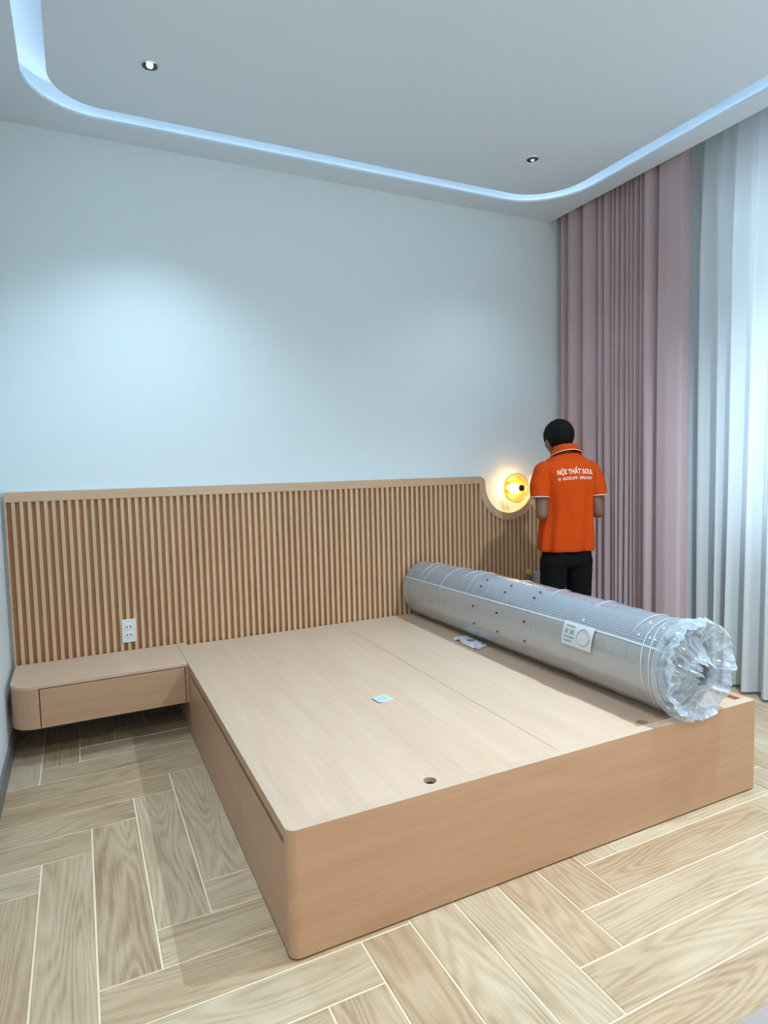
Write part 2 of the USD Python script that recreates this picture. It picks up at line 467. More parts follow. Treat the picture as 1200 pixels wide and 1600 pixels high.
full, inner = outline(0.0), outline(0.048)
hb = thing('headboard', 'long slatted oak headboard with a round dip for the wall lamp', 'headboard', (0.96, 0.02, 0.1))
obj('edging', extrude_xz(full.difference(inner), 0.0, 0.039), M['edge'], hb)
obj('white_strip', extrude_xz(full.buffer(0.0065).difference(full).intersection(sbox(-1, 0.37, HX1, 2)), 0.030, 0.0398), M['wall'], hb, label='thin white strip along the top edge')  # narrow white strip round the outline, against the wall
obj('backing_panel', extrude_xz(inner, 0.0165, 0.039), M['backing'], hb)
SP, SX0, SWID = 0.0353, -0.7318, 0.0165
for i in range(98):
    x = SX0 + SP * i
    if x > HX1 - 0.01:
        break
    strip = sbox(x - SWID / 2, 0.10, x + SWID / 2, 1.3).intersection(inner.buffer(0.004, join_style=2))
    zt = strip.bounds[3]
    # the top follows the edging; both lie against it
    s = strip.simplify(0.0012)
    obj('slat', extrude_xz(s, 0.003, 0.0165), M['slat'], hb)

# socket plate
so = thing('wall_socket', 'white double power socket on the slats above the bedside drawer', 'power socket', (-0.237, 0.0, 0.405))
obj('plate', bbox(-0.2725, -0.2015, -0.008, 0.003, 0.405, 0.528, 0.002), M['white_plastic'], so)
for z in (0.489, 0.445):
    obj('socket_insert', bbox(-0.2575, -0.2165, -0.010, -0.007, z - 0.016, z + 0.016, 0.001), M['white_plastic'], so)
for z, xs in ((0.489, (-0.246, -0.229)), (0.445, (-0.246, -0.229))):
    for x in xs:
        obj('pin_hole', bbox(x - 0.003, x + 0.003, -0.0104, -0.009, z - 0.0035, z + 0.0035), M['black_hole'], so)

# ------------------------------------------------------------------ bed
BW, BL, BH = 1.894, 2.030, 0.360
bed = thing('bed_platform', 'low oak storage bed platform with bare two-panel deck', 'bed', (BW / 2, -BL / 2, 0.0))


def corner_prism(z0, z1, r=0.028):
    p = unary_union([sbox(0.0, -BL, BW, -1.992), sbox(0.0, -1.996, 0.03, -1.994)])
    q = p.difference(sbox(-1, -BL - 1, r, -BL + r)).union(Point(r, -BL + r).buffer(r, 24).intersection(p))
    return q


footboard = corner_prism(0, 0)
obj('foot_panel', extrude_z(footboard, 0.006, BH), M['wood_x'], bed)
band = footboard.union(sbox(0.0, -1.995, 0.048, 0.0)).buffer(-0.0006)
obj('rail_top_lit', extrude_z(band, BH - 0.0001, BH + 0.0009), M['rim'], bed, label='thin paler skin on the rails with light from above put into its colour')  # added skin: the lit look of the rail tops as a paler colour
obj('side_rail', bbox(0.0, 0.048, -1.992, 0.0, 0.326, BH, 0.0008), M['wood_y'], bed)
obj('side_panel', bbox(0.0, 0.02, -0.46, 0.0, 0.006, 0.326), M['wood_y'], bed)
obj('side_panel', bbox(BW - 0.03, BW, -1.992, 0.0, 0.006, BH, 0.0008), M['wood_y'], bed)
for y0, y1 in ((-1.9895, -1.471), (-1.469, -0.462)):
    obj('drawer_front', bbox(0.001, 0.019, y0, y1, 0.006, 0.3065, 0.001), M['wood_y'], bed)
obj('carcass', cat(bbox(0.052, 0.060, -1.99, 0.0, 0.004, 0.325), bbox(0.055, BW - 0.03, -1.99, 0.0, 0.004, 0.02), bbox(0.9, 0.98, -1.99, 0, 0.02, 0.329)), M['dark'], bed)
for x0, x1, hx, hy in ((0.0482, 0.9535, 0.477, -1.945), (0.9555, 1.8638, 1.377, -1.945)):
    g = sbox(x0, -1.9915, x1, -0.001).difference(Point(hx, hy).buffer(0.0205, 24))
    obj('deck_panel', extrude_z(g, 0.330, 0.346), M['deck'], bed)


# ------------------------------------------------------------------ bedside drawer units
def bedside(mirror, label):
    f_ = (lambda x: x) if not mirror else (lambda x: BW - x)
    ND, x0, x1, R = 0.400, -0.765, -0.001, 0.105
    t = thing('bedside_cabinet', label, 'bedside drawer', (f_((x0 + x1) / 2), -ND / 2, 0.165))

    def fx(mesh):
        v, f = as_arrays(mesh)
        if mirror:
            v = v * [-1, 1, 1] + [BW, 0, 0]
            f = f[:, ::-1]
        return v, f

    plan = sbox(x0, -ND, x1, 0.0).difference(sbox(x0, -ND, x0 + R, -ND + R)).union(Point(x0 + R, -ND + R).buffer(R, 32).intersection(sbox(x0, -ND, x1, 0)))
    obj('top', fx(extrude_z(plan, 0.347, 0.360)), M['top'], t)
    obj('bottom', fx(extrude_z(plan.intersection(sbox(x0, -ND, -0.646, 0)), 0.165, 0.1651 + 0.001)), M['wood_x'], t)
    obj('end_block', fx(extrude_z(plan.intersection(sbox(x0, -ND, -0.648, 0)), 0.166, 0.347)), M['wood_z'], t)
    obj('stile', fx(bbox(-0.0125, x1, -ND, 0.0, 0.165, 0.347)), M['wood_z'], t)
    obj('carcass', fx(bbox(-0.648, -0.0125, -ND + 0.025, 0.0, 0.168, 0.347)), M['dark'], t)
    obj('drawer', fx(bbox(-0.6445, -0.0155, -ND, -ND + 0.022, 0.165, 0.3425, 0.001)), M['wood_x'], t)
    return t


bedside(False, 'floating oak drawer unit under the white power socket')
bedside(True, 'oak drawer unit between the rolled mattress and the curtains')

# ------------------------------------------------------------------ wall lamp
M['gold'] = mat('brushed_gold', {'m': ('metallic_bsdf', {'color': (0.95, 0.62, 0.20), 'roughness': 0.22})}, surface='m.BSDF')
M['smoke'] = mat('smoked_glass', {
    't': ('transparent_bsdf', {'color': (0.88, 0.80, 0.68)}), 'g': ('glossy_bsdf', {'color': (1.0, 0.78, 0.35), 'roughness': 0.06}),
    'm': ('mix_closure', {'fac': 0.32})}, [('t.BSDF', 'm.closure1'), ('g.BSDF', 'm.closure2')], surface='m.closure')
M['globe'] = mat('lamp_glow', {
    'tc': ('geometry', {}), 'dt': ('vector_math', {'math_type': 'dot_product', 'vector2': (-0.75, -0.55, -0.1)}),
    'r': ('rgb_ramp', {'ramp': [(0.0, (0.85, 0.36, 0.01)), (0.45, (1.0, 0.56, 0.02)), (0.72, (1.3, 0.9, 0.25)), (0.92, (2.6, 2.2, 1.5))]}),
    'e': ('emission', {'strength': LAMP_STRENGTH})}, [('tc.normal', 'dt.vector1'), ('dt.value', 'r.fac'), ('r.color', 'e.color')], surface='e.emission')
M['bronze'] = plain('bronze', srgb(96, 62, 30), 0.4, metallic=0.6)
LX, LZ = 2.285, 1.134
la = thing('wall_lamp', 'glowing amber glass wall lamp in the round dip of the headboard', 'wall lamp', (LX, YB, LZ))
L0 = (LX, YB, LZ)
obj('wall_plate', place(lathe([(0, 0.0), (0.036, 0.0), (0.036, 0.008), (0.032, 0.011), (0, 0.011)], 48), Y_OUT, L0), M['gold'], la, smooth=40)
obj('stem', place(lathe([(0, 0.014), (0.011, 0.014), (0.011, 0.03), (0, 0.03)], 24), Y_OUT, L0), M['gold'], la, smooth=40)
bowl = [(0.030, 0.024), (0.060, 0.026), (0.080, 0.034), (0.093, 0.050), (0.099, 0.072), (0.101, 0.094), (0.0985, 0.094), (0.0965, 0.072), (0.090, 0.052), (0.078, 0.037), (0.060, 0.029), (0.030, 0.027)]
obj('glass_bowl', place(lathe(bowl, 64), Y_OUT, L0), M['smoke'], la, smooth=True)
tor = trimesh.creation.torus(0.1000, 0.0024, major_sections=64, minor_sections=10)
obj('rim', place(tor, Y_OUT, (LX, YB - 0.095, LZ)), M['gold'], la, smooth=True)
bulb = UsdLux.SphereLight.Define(stage, '/World/wall_lamp/bulb_light')
bulb.CreateRadiusAttr(0.016)
bulb.CreateColorAttr(Gf.Vec3f(1.0, 0.60, 0.18))
bulb.CreateIntensityAttr(BULB)
bulb.AddTranslateOp().Set(Gf.Vec3d(0.0, -0.032, 0.0))
ball = trimesh.creation.icosphere(4, 0.056)
obj('globe', place(ball, None, (LX, YB - 0.082, LZ)), M['globe'], la, smooth=True)
obj('cap', place(lathe([(0, 0.139), (0.021, 0.139), (0.021, 0.148), (0.017, 0.151), (0, 0.151)], 32), Y_OUT, L0), M['bronze'], la, smooth=40)
cord = [(LX - 0.03, YB - 0.012, LZ - 0.04), (LX - 0.026, YB - 0.008, LZ - 0.11), (LX - 0.012, YB - 0.006, LZ - 0.15), (LX + 0.004, YB - 0.004, LZ - 0.172)]
obj('cord', tube(cord, 0.0016, 6), M['bronze'], la, smooth=True)

# ------------------------------------------------------------------ curtains
M['drape'] = mat('pink_drape', {
    'g': ('geometry', {}), 'n': ('noise_texture', {'scale': 700.0, 'detail': 1.0}), 'b': ('bump', {'strength': 0.15, 'distance': 0.001}),
    'p': ('principled_bsdf', {'base_color': srgb(192, 168, 172), 'roughness': 0.85, 'sheen_weight': 0.25, 'sheen_tint': srgb(230, 205, 205)})},
    [('g.position', 'n.vector'), ('n.fac', 'b.height'), ('b.normal', 'p.normal')])
M['sheer'] = mat('white_voile', {
    't': ('transparent_bsdf', {'color': (0.94, 0.96, 0.98)}), 'd': ('diffuse_bsdf', {'color': (0.90, 0.90, 0.89)}),
    'l': ('translucent_bsdf', {'color': (0.82, 0.86, 0.90)}), 'a': ('mix_closure', {'fac': 0.42}), 'm': ('mix_closure', {'fac': 0.80})},
    [('d.BSDF', 'a.closure1'), ('l.BSDF', 'a.closure2'), ('t.BSDF', 'm.closure1'), ('a.closure', 'm.closure2')], surface='m.closure')


def sheet(profile, z0, z1, rows, wobble, t):
    """profile(s, z) -> (x, y) arrays, hung from z1 down to z0."""
    zs = np.linspace(z0, z1, rows)
    P = np.array([np.stack([*profile(z), np.full(profile(z)[0].shape, z)], 1) for z in zs])
    return thick_sheet(P, t)


valley = [0.035, 0.0, -0.075, -0.218, -0.344, -0.402, -0.465, -0.497, -0.535, -0.572, -0.609, -0.646, -0.693, -0.741, -0.857, -1.030]


def drape_profile(z):
    X, Y = [], []
    k = (z - 0.02) / 3.1
    for i, (a, b) in enumerate(zip(valley[:-1], valley[1:])):
        w = a - b
        n = 14
        s = np.linspace(0, 1, n, endpoint=False)
        depth = min(0.125, 0.045 + 0.65 * w) if i < len(valley) - 2 else 0.12
        if i == len(valley) - 2:                        # the broad flat return at the free edge
            prof = np.minimum(1, s / 0.12) ** 0.6 * (1 - 0.22 * np.maximum(0, s - 0.5) / 0.5)
        else:
            prof = np.sin(np.pi * np.clip(s, 0, 1) ** 0.82) ** 0.62
        sway = 0.006 * math.sin(3.1 * k + 1.7 * i) * (1 - k)
        Y.append(a - w * s + sway)
        X.append(2.795 - depth * prof * (0.92 + 0.08 * math.sin(2 * k + i)))
    Y.append(np.array([valley[-1] + 0.004])); X.append(np.array([2.715]))
    Y.append(np.array([valley[-1] + 0.03])); X.append(np.array([2.80]))
    return np.concatenate(X), np.concatenate(Y)


dr = thing('drape', 'dusty pink pleated blackout curtain in the corner beside the wall lamp', 'curtain', (2.74, -0.5, 0.015))
obj('cloth', sheet(drape_profile, 0.015, 3.17, 40, 0, 0.003), M['drape'], dr, smooth=50)
obj('curtain_tape', bbox(2.755, 2.800, -1.02, 0.02, 3.165, 3.199), M['white_plastic'], dr)

sv = [-0.86]
while sv[-1] > -4.5:
    sv.append(sv[-1] - float(0.075 + 0.05 * rng.random()))


def sheer_profile(z):
    X, Y = [], []
    k = (3.17 - z) / 3.15                                # 0 at the top, 1 at the hem
    for i, (a, b) in enumerate(zip(sv[:-1], sv[1:])):
        w = a - b
        s = np.linspace(0, 1, 16, endpoint=False)
        amp = (0.026 + 0.022 * ((i * 0.618) % 1)) * (0.45 + 0.55 * min(1, k * 4)) * (1 + 0.5 * k)
        prof = np.cos(2 * np.pi * s)
        # pinched pleats at the heading
        pinch = max(0.0, 1 - k * 6)
        prof = prof * (1 - pinch) + (2 * np.abs(2 * s - 1) ** 3 - 1) * pinch
        sway = 0.012 * math.sin(1.3 * i + 2.0 * k) * k
        Y.append(a - w * s + sway)
        X.append(2.862 + 0.03 * k * math.sin(0.9 * i) - amp * prof)
    return np.concatenate(X), np.concatenate(Y)


sh = thing('sheer_curtain', 'floor-length white sheer voile curtain over the bright window', 'curtain', (2.86, -2.1, 0.02))
obj('cloth', sheet(sheer_profile, 0.018, 3.17, 44, 0, 0.0012), M['sheer'], sh, smooth=60)
obj('curtain_tape', bbox(2.835, 2.875, -4.6, -0.93, 3.165, 3.199), M['white_plastic'], sh)

# ------------------------------------------------------------------ rolled mattress
M['quilt'] = mat('grey_dimpled_fabric', {
    'uv': ('uvmap', {'attribute': 'st'}), 'xyz': ('separate_xyz', {}),
    's': ('math', {'math_type': 'add'}), 'd': ('math', {'math_type': 'subtract'}),
    'ks': ('math', {'math_type': 'multiply', 'value2': 270.0}), 'kd': ('math', {'math_type': 'multiply', 'value2': 270.0}),
    'ss': ('math', {'math_type': 'sine'}), 'sd': ('math', {'math_type': 'sine'}),
    'pr': ('math', {'math_type': 'multiply'}), 'h': ('math', {'math_type': 'multiply_add', 'value2': 0.5, 'value3': 0.5}),
    'r': ('rgb_ramp', {'ramp': [(0.0, srgb(92, 97, 106)), (0.55, srgb(124, 130, 140)), (1.0, srgb(166, 172, 182))]}),
    'b': ('bump', {'strength': 0.5, 'distance': 0.004}),
    'p': ('principled_bsdf', {'roughness': 0.75, 'sheen_weight': 0.2})},
    [('uv.UV', 'xyz.vector'), ('xyz.x', 's.value1'), ('xyz.y', 's.value2'), ('xyz.x', 'd.value1'), ('xyz.y', 'd.value2'),
     ('s.value', 'ks.value1'), ('d.value', 'kd.value1'), ('ks.value', 'ss.value1'), ('kd.value', 'sd.value1'),
     ('ss.value', 'pr.value1'), ('sd.value', 'pr.value2'), ('pr.value', 'h.value1'), ('h.value', 'r.fac'), ('r.color', 'p.base_color'), ('h.value', 'b.height'), ('b.normal', 'p.normal')])
M['border'] = mat('pale_grey_fabric', {
    'g': ('geometry', {}), 'n': ('noise_texture', {'scale': 420.0, 'detail': 2.0}),
    'r': ('rgb_ramp', {'ramp': [(0.3, srgb(158, 156, 154)), (0.7, srgb(182, 180, 177))]}),
    'p': ('principled_bsdf', {'roughness': 0.8})}, [('g.position', 'n.vector'), ('n.fac', 'r.fac'), ('r.color', 'p.base_color')])
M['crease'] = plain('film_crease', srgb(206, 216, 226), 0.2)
M['piping'] = plain('white_piping', srgb(226, 228, 230), 0.6)
M['core'] = plain('foam_roll_end', srgb(120, 126, 134), 0.8)


def film(name, milk, color, rough):
    return mat(name, {
        't': ('transparent_bsdf', {'color': (0.97, 0.98, 0.99)}), 'g': ('glossy_bsdf', {'color': (1, 1, 1), 'roughness': rough}),
        'lw': ('layer_weight', {'blend': 0.5}), 'pw': ('math', {'math_type': 'power', 'value2': 3.0}), 'fr': ('math', {'math_type': 'multiply_add', 'value2': 0.65, 'value3': 0.10}), 'm': ('mix_closure', {}), 'd': ('diffuse_bsdf', {'color': color}), 'm2': ('mix_closure', {'fac': milk})},
        [('lw.facing', 'pw.value1'), ('pw.value', 'fr.value1'), ('fr.value', 'm.fac'), ('t.BSDF', 'm.closure1'), ('g.BSDF', 'm.closure2'), ('m.closure', 'm2.closure1'), ('d.BSDF', 'm2.closure2')], surface='m2.closure')


M['film'] = film('clear_plastic_film', 0.10, srgb(226, 232, 240), 0.10)
M['film_end'] = film('crumpled_plastic_film', 0.30, srgb(216, 232, 248), 0.08)
MX, MRX, MRZ, MY0, MY1 = 1.545, 0.158, 0.1735, -0.035, -1.985


def mz(y):
    return 0.3465 + MRZ + 0.0145 * np.clip(-np.asarray(y) / 1.99, 0, 1.05)


def mfat(y):
    """The roll is a little fuller in the middle."""
    s = np.clip((np.asarray(y) - MY1) / (MY0 - MY1), 0, 1)
    return 0.965 + 0.05 * np.sin(np.pi * np.clip(s * 0.95 + 0.04, 0, 1)) ** 0.8


def roll_point(ang, y, r=1.0, dr=0.0):
    f = mfat(y) * r
    x = MX + (MRX * f + dr) * np.cos(ang)
    z = mz(y) + (MRZ * f + dr) * np.sin(ang) - MRZ * (1 - mfat(y)) * 1.0
    return np.stack(np.broadcast_arrays(x, y, z), -1)


ma = thing('rolled_mattress', 'grey quilted mattress rolled up in clear plastic film on the bed deck', 'mattress', (MX, -1.0, 0.346))
ys = np.linspace(MY0, MY1, 70)
an = np.linspace(0, 2 * np.pi, 97)
P = roll_point(an[None, :], ys[:, None], 0.955)
v, f = thick_sheet(P, 0.008)
obj('border', (v, f), M['border'], ma, smooth=True)
SEAM = math.radians(150)
an2 = np.linspace(SEAM, math.radians(-62), 70)
P = roll_point(an2[None, :], ys[:, None], 0.985)
v, f = thick_sheet(P, 0.006)
uu, vv = np.meshgrid(ys, an2 * 0.165, indexing='ij')
st = np.c_[uu.ravel(), vv.ravel()]
obj('quilted_top', (v, f), M['quilt'], ma, smooth=True, uv=np.vstack([st, st]))
pp = roll_point(np.full(60, SEAM) + 0.03 * np.sin(np.linspace(0, 5, 60)), np.linspace(MY0, MY1, 60), 1.0)
obj('piping', tube(pp, 0.0042, 8), M['piping'], ma, smooth=True, label='white piping along the mattress edge')
# the rolled layers, seen at the open end
ph = np.linspace(0, 2 * np.pi * 2.9, 180)
rho = 0.93 - 0.27 * ph / (2 * np.pi)
line = LineString(np.c_[rho * np.cos(SEAM - ph), rho * np.sin(SEAM - ph)])
spiral = line.buffer(0.105, cap_style=2)
v, f = extrude_z(spiral, 0, 1)
yv = MY0 - 0.01 + (MY1 + 0.03 - MY0) * v[:, 2]
V = np.stack([MX + v[:, 0] * MRX * 0.93, yv, mz(yv) - 0.004 + v[:, 1] * MRZ * 0.93], 1)
obj('rolled_layers', (V, f[:, ::-1]), M['core'], ma)
# the film: a tube with ring creases
th = np.linspace(0, 2 * np.pi, 181)
yy = np.r_[np.linspace(MY0 - 0.01, -1.99, 300)]
rings = [(-0.22, 0.5), (-0.29, 0.6), (-0.50, 0.8), (-0.66, 0.4), (-0.74, 0.7), (-1.06, 0.3), (-1.33, 0.7), (-1.60, 0.9), (-1.66, 0.4), (-1.86, 0.8), (-1.93, 1.0), (-1.955, 0.7)]
TH, YY = np.meshgrid(th, yy)
dr = 0.0045 * np.ones_like(TH)
cx, sx_ = np.cos(TH), np.sin(TH)
dr += 0.004 * (meshkit.fbm(np.stack([cx * 2.2, sx_ * 2.2, YY * 9], -1), 3, 5) - 0.35)
dr += 0.0030 * (meshkit.fbm(np.stack([cx * 1.5 + 7, sx_ * 1.5, YY * 28], -1), 3, 9) - 0.4)
for k, (y0, a) in enumerate(rings):
    bend = 0.016 * np.sin(TH * 1.0 + k) + 0.006 * np.sin(3 * TH + 2 * k)
    dr += 0.0060 * a * np.exp(-((YY - y0 - bend) / 0.0040) ** 2) * (0.4 + 0.6 * meshkit.noise(np.stack([cx * 2 + k, sx_ * 2, 0 * YY], -1), 3))
P = roll_point(TH, YY, 1.0, dr)
P[..., 2] = np.maximum(P[..., 2], np.where(YY < -1.985, 0.3612, 0.3472))
# closed far end
cap = [P[0] * (1 - s) + np.array([MX, MY0 + 0.012, float(mz(0)) - 0.003]) * s + np.array([0, 0.012 * math.sin(s * 3), 0]) for s in np.linspace(0.92, 0.06, 12)]
P = np.concatenate([np.array(cap), P], 0)
v, f = grid_mesh(P)
obj('plastic_wrap', (v, f), M['film'], ma, smooth=True, label='clear plastic film around the roll')
# the bunched end of the film
T_ = np.linspace(0, 1, 64)
TH2, TT = np.meshgrid(np.linspace(0, 2 * np.pi, 241), T_)
c2, s2 = np.cos(TH2), np.sin(TH2)
a_ = np.clip(TT / 0.38, 0, 1)
b_ = np.clip((TT - 0.38) / 0.62, 0, 1)
rad = 1.0 + 0.05 * np.sin(np.pi * a_) - 0.80 * b_ ** 0.85
ydep = -1.975 - 0.085 * a_ + 0.055 * np.sin(np.pi * np.clip(b_, 0, 1)) * 1.0 - 0.03 * b_
q3 = np.stack([c2 * (1.4 + rad), s2 * (1.4 + rad), TT * 2.0], -1)
n1 = meshkit.fbm(q3 * 1.5, 4, 21) - 0.47
n2 = meshkit.fbm(q3 * 3.1 + 4.0, 3, 33) - 0.47
ridge = np.abs(meshkit.fbm(np.stack([TH2 * 1.9 + 1.5 * TT, TT * 1.3, 0 * TT], -1), 3, 41) - 0.5)
ridge = 0.5 * (ridge + np.abs(meshkit.fbm(np.stack([c2 * 3.2 + 2 * TT, s2 * 3.2, TT * 1.3], -1), 3, 44) - 0.5))
grow = np.clip(TT * 4, 0, 1)
dr2 = 0.006 + grow * (0.05 * n1 + 0.022 * n2 - 0.05 * ridge + 0.008)
right = np.clip(c2, 0, 1) * np.clip(s2 + 0.6, 0, 1)
dr2 += 0.022 * right * np.sin(np.pi * np.clip(TT / 0.6, 0, 1))
yc = ydep + grow * (0.06 * n2 + 0.05 * n1 - 0.10 * (ridge - 0.07))
yq = np.minimum(yc, -1.9)
X = MX + (MRX * rad * 0.985 + dr2) * c2
Z = mz(-1.99) - 0.004 + (MRZ * rad * 0.985 + dr2) * s2
Z = np.maximum(Z, 0.3615)
P = np.stack([X, yc, Z], -1)
P[:, -1] = P[:, 0]
v, f = grid_mesh(P)
obj('plastic_end', (v, f), M['film_end'], ma, smooth=38, label='crumpled bluish plastic film bunched at the open end')
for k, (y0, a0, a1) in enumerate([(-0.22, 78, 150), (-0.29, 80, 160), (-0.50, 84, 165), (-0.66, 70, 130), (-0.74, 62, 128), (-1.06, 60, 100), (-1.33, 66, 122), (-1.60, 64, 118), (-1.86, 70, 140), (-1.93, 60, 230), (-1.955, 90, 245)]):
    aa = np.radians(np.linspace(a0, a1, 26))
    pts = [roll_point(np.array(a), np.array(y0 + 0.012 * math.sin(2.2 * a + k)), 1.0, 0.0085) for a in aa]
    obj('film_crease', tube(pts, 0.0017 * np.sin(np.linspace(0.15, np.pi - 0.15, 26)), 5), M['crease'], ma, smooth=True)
# label card under the film and the row of vent holes
card = np.array([[roll_point(np.array(a), np.array(y), 1.0, 0.0085) for a in np.linspace(math.radians(156.5), math.radians(184.0), 8)] for y in np.linspace(-1.5, -1.655, 5)])


def card_patch(y0, y1, a0, a1, lift, t=0.0008, n=6, m=10):
    pts = np.array([[roll_point(np.array(a), np.array(y), 1.0, lift) for a in np.radians(np.linspace(a0, a1, m))] for y in np.linspace(y0, y1, n)])
    return thick_sheet(pts, t)


M['card'] = plain('label_card', srgb(206, 210, 212), 0.5)
M['ink'] = plain('label_ink', srgb(150, 157, 160), 0.6)
cd = obj('label_card', card_patch(-1.515, -1.685, 147, 178, 0.0105), M['card'], ma, label='white care card with grey print')
for y0, y1, a0, a1 in ((-1.530, -1.582, 151.5, 154), (-1.530, -1.548, 157, 163), (-1.558, -1.582, 157, 163), (-1.530, -1.585, 166.5, 168.5), (-1.530, -1.575, 171.5, 173.5)):
    obj('print', card_patch(y0, y1, a0, a1, 0.0116), M['ink'], cd)
ringp = [roll_point(np.array(math.radians(163 + 10.5 * math.sin(t))), np.array(-1.637 + 0.034 * math.cos(t)), 1.0, 0.0118) for t in np.linspace(0, 2 * np.pi, 33)]
obj('print', tube(ringp, 0.0022, 6), M['ink'], cd)
for y, angs in ((-0.845, (116, 132, 168, 197)), (-1.05, (115.5, 131.5, 167, 196.6)), (-1.262, (114, 128, 166.9, 195.8))):
    for a in angs:
        c = [roll_point(np.array(math.radians(a) + 0.028 * math.sin(t)), np.array(y + 0.0075 * math.cos(t)), 1.0, 0.0105) for t in np.linspace(0, 2 * np.pi, 13)[:-1]]
        ctr = roll_point(np.array(math.radians(a)), np.array(y), 1.0, 0.0112)
        nrm = np.array([math.cos(math.radians(a)), 0, math.sin(math.radians(a))])
        vv_ = np.vstack([np.array(c), ctr[None], np.array(c) - nrm * 0.001, ctr[None] - nrm * 0.001])
        ff = []
        for i in range(12):
            j = (i + 1) % 12
            ff += [[i, j, 12], [13 + j, 13 + i, 25], [i, 13 + i, 13 + j], [i, 13 + j, j]]
        obj('vent_hole', (vv_, np.array(ff)), M['black_hole'], ma)

# ------------------------------------------------------------------ small things
M['pouch'] = mat('crumpled_paper', {
    'g': ('geometry', {}), 'n': ('noise_texture', {'scale': 17.0, 'detail': 1.0, 'distortion': 1.6}),
    'r': ('rgb_ramp', {'ramp': [(0.33, srgb(88, 96, 120)), (0.40, srgb(222, 226, 234)), (1.0, srgb(232, 234, 240))]}),  # dark noise patches stand in for shade in the folds
    'p': ('principled_bsdf', {'roughness': 0.35})}, [('g.position', 'n.vector'), ('n.fac', 'r.fac'), ('r.color', 'p.base_color')])
q = np.array([(1.372, -0.655), (1.478, -0.640), (1.462, -0.858), (1.362, -0.905)])
u_, w_ = np.meshgrid(np.linspace(0, 1, 26), np.linspace(0, 1, 34), indexing='ij')
xy = (q[0] * ((1 - u_) * (1 - w_))[..., None] + q[1] * (u_ * (1 - w_))[..., None] + q[2] * (u_ * w_)[..., None] + q[3] * ((1 - u_) * w_)[..., None])
xy = xy + 0.006 * (meshkit.noise(np.stack([u_ * 6, w_ * 6, 0 * u_], -1), 3)[..., None] - 0.5)
hgt = np.abs(meshkit.fbm(np.stack([u_ * 3.2, w_ * 4.2, 0 * u_ + 0.3], -1), 4, 17) - 0.5) * 0.055 * (1 - 0.6 * u_) + 0.010 * np.sin(np.pi * w_) * np.sin(np.pi * u_)
hgt = hgt - hgt.min() + 0.0012
room_under = 0.1735 * (1 - np.sqrt(1 - np.clip((MX - xy[..., 0]) / 0.172, 0, 1) ** 2)) - 0.004
hgt = np.minimum(hgt, np.maximum(room_under, 0.0012))
P = np.concatenate([xy, (0.346 + hgt)[..., None]], -1)
po = thing('crumpled_leaflet', 'crumpled white leaflet with fold shade painted in, lying against the rolled mattress', 'leaflet', (1.44, -0.76, 0.346))
obj('sheet', thick_sheet(P, 0.0008), M['pouch'], po, smooth=40)

M['note'] = plain('blue_note', srgb(168, 200, 236), 0.5)
no = thing('note_card', 'small pale blue note card lying in the middle of the bed deck', 'card', (0.645, -1.266, 0.346))
u_, w_ = np.meshgrid(np.linspace(0, 1, 9), np.linspace(0, 1, 9), indexing='ij')
q = np.array([(0.604, -1.250), (0.668, -1.226), (0.686, -1.290), (0.612, -1.306)])


def note_sheet(m, lift):
    a, b = m + (1 - 2 * m) * u_, m + (1 - 2 * m) * w_
    xy = q[0] * ((1 - a) * (1 - b))[..., None] + q[1] * (a * (1 - b))[..., None] + q[2] * (a * b)[..., None] + q[3] * ((1 - a) * b)[..., None]
    z = 0.3465 + lift + 0.004 * np.clip(1 - a * 2.2, 0, 1) ** 2
    return np.concatenate([xy, z[..., None]], -1)


obj('card', thick_sheet(note_sheet(0.0, 0.0004), 0.0006), M['white_plastic'], no, smooth=40)
obj('print', thick_sheet(note_sheet(0.10, 0.0010), 0.0004), M['note'], no, smooth=40, label='pale blue printed face')

M['bottle'] = plain('olive_bottle', srgb(112, 112, 70), 0.12, transmission_weight=0.35, ior=1.45)
M['cap_yellow'] = plain('yellow_cap', srgb(206, 172, 40), 0.4)
bo = thing('bottle', 'olive drinks bottle with a yellow cap behind the rolled mattress', 'bottle', (2.262, -0.20, 0.360))
B0 = (2.262, -0.20, 0.360)
obj('body', place(lathe([(0, 0), (0.030, 0), (0.033, 0.005), (0.033, 0.125), (0.030, 0.150), (0.019, 0.180), (0.0135, 0.197), (0.0135, 0.210), (0, 0.210)], 40), None, B0), M['bottle'], bo, smooth=40)
obj('cap', place(lathe([(0, 0.199), (0.0155, 0.199), (0.0158, 0.202), (0.0158, 0.224), (0.0135, 0.228), (0, 0.228)], 40), None, B0), M['cap_yellow'], bo, smooth=40)
obj('paper_band', place(lathe([(0.0333, 0.04), (0.0336, 0.04), (0.0336, 0.115), (0.0333, 0.115)], 40), None, B0), M['card'], bo, smooth=40)
M['cup'] = mat('clear_cup', {'t': ('transparent_bsdf', {'color': (0.9, 0.92, 0.94)}), 'g': ('principled_bsdf', {'base_color': srgb(220, 224, 230), 'roughness': 0.15}), 'm': ('mix_closure', {'fac': 0.30})},
               [('t.BSDF', 'm.closure1'), ('g.BSDF', 'm.closure2')], surface='m.closure')
cu = thing('plastic_cup', 'tall clear plastic cup next to the yellow-capped bottle', 'cup', (2.350, -0.205, 0.360))
C0 = (2.350, -0.205, 0.360)
obj('wall', place(lathe([(0, 0.0), (0.031, 0.0), (0.045, 0.196), (0.048, 0.198), (0.048, 0.202), (0.044, 0.201), (0.030, 0.003), (0, 0.003)], 40), None, C0), M['cup'], cu, smooth=40)
obj('ice', place(lathe([(0, 0.006), (0.029, 0.006), (0.036, 0.10), (0.026, 0.118), (0, 0.112)], 24), None, C0), M['core'], cu, smooth=40)

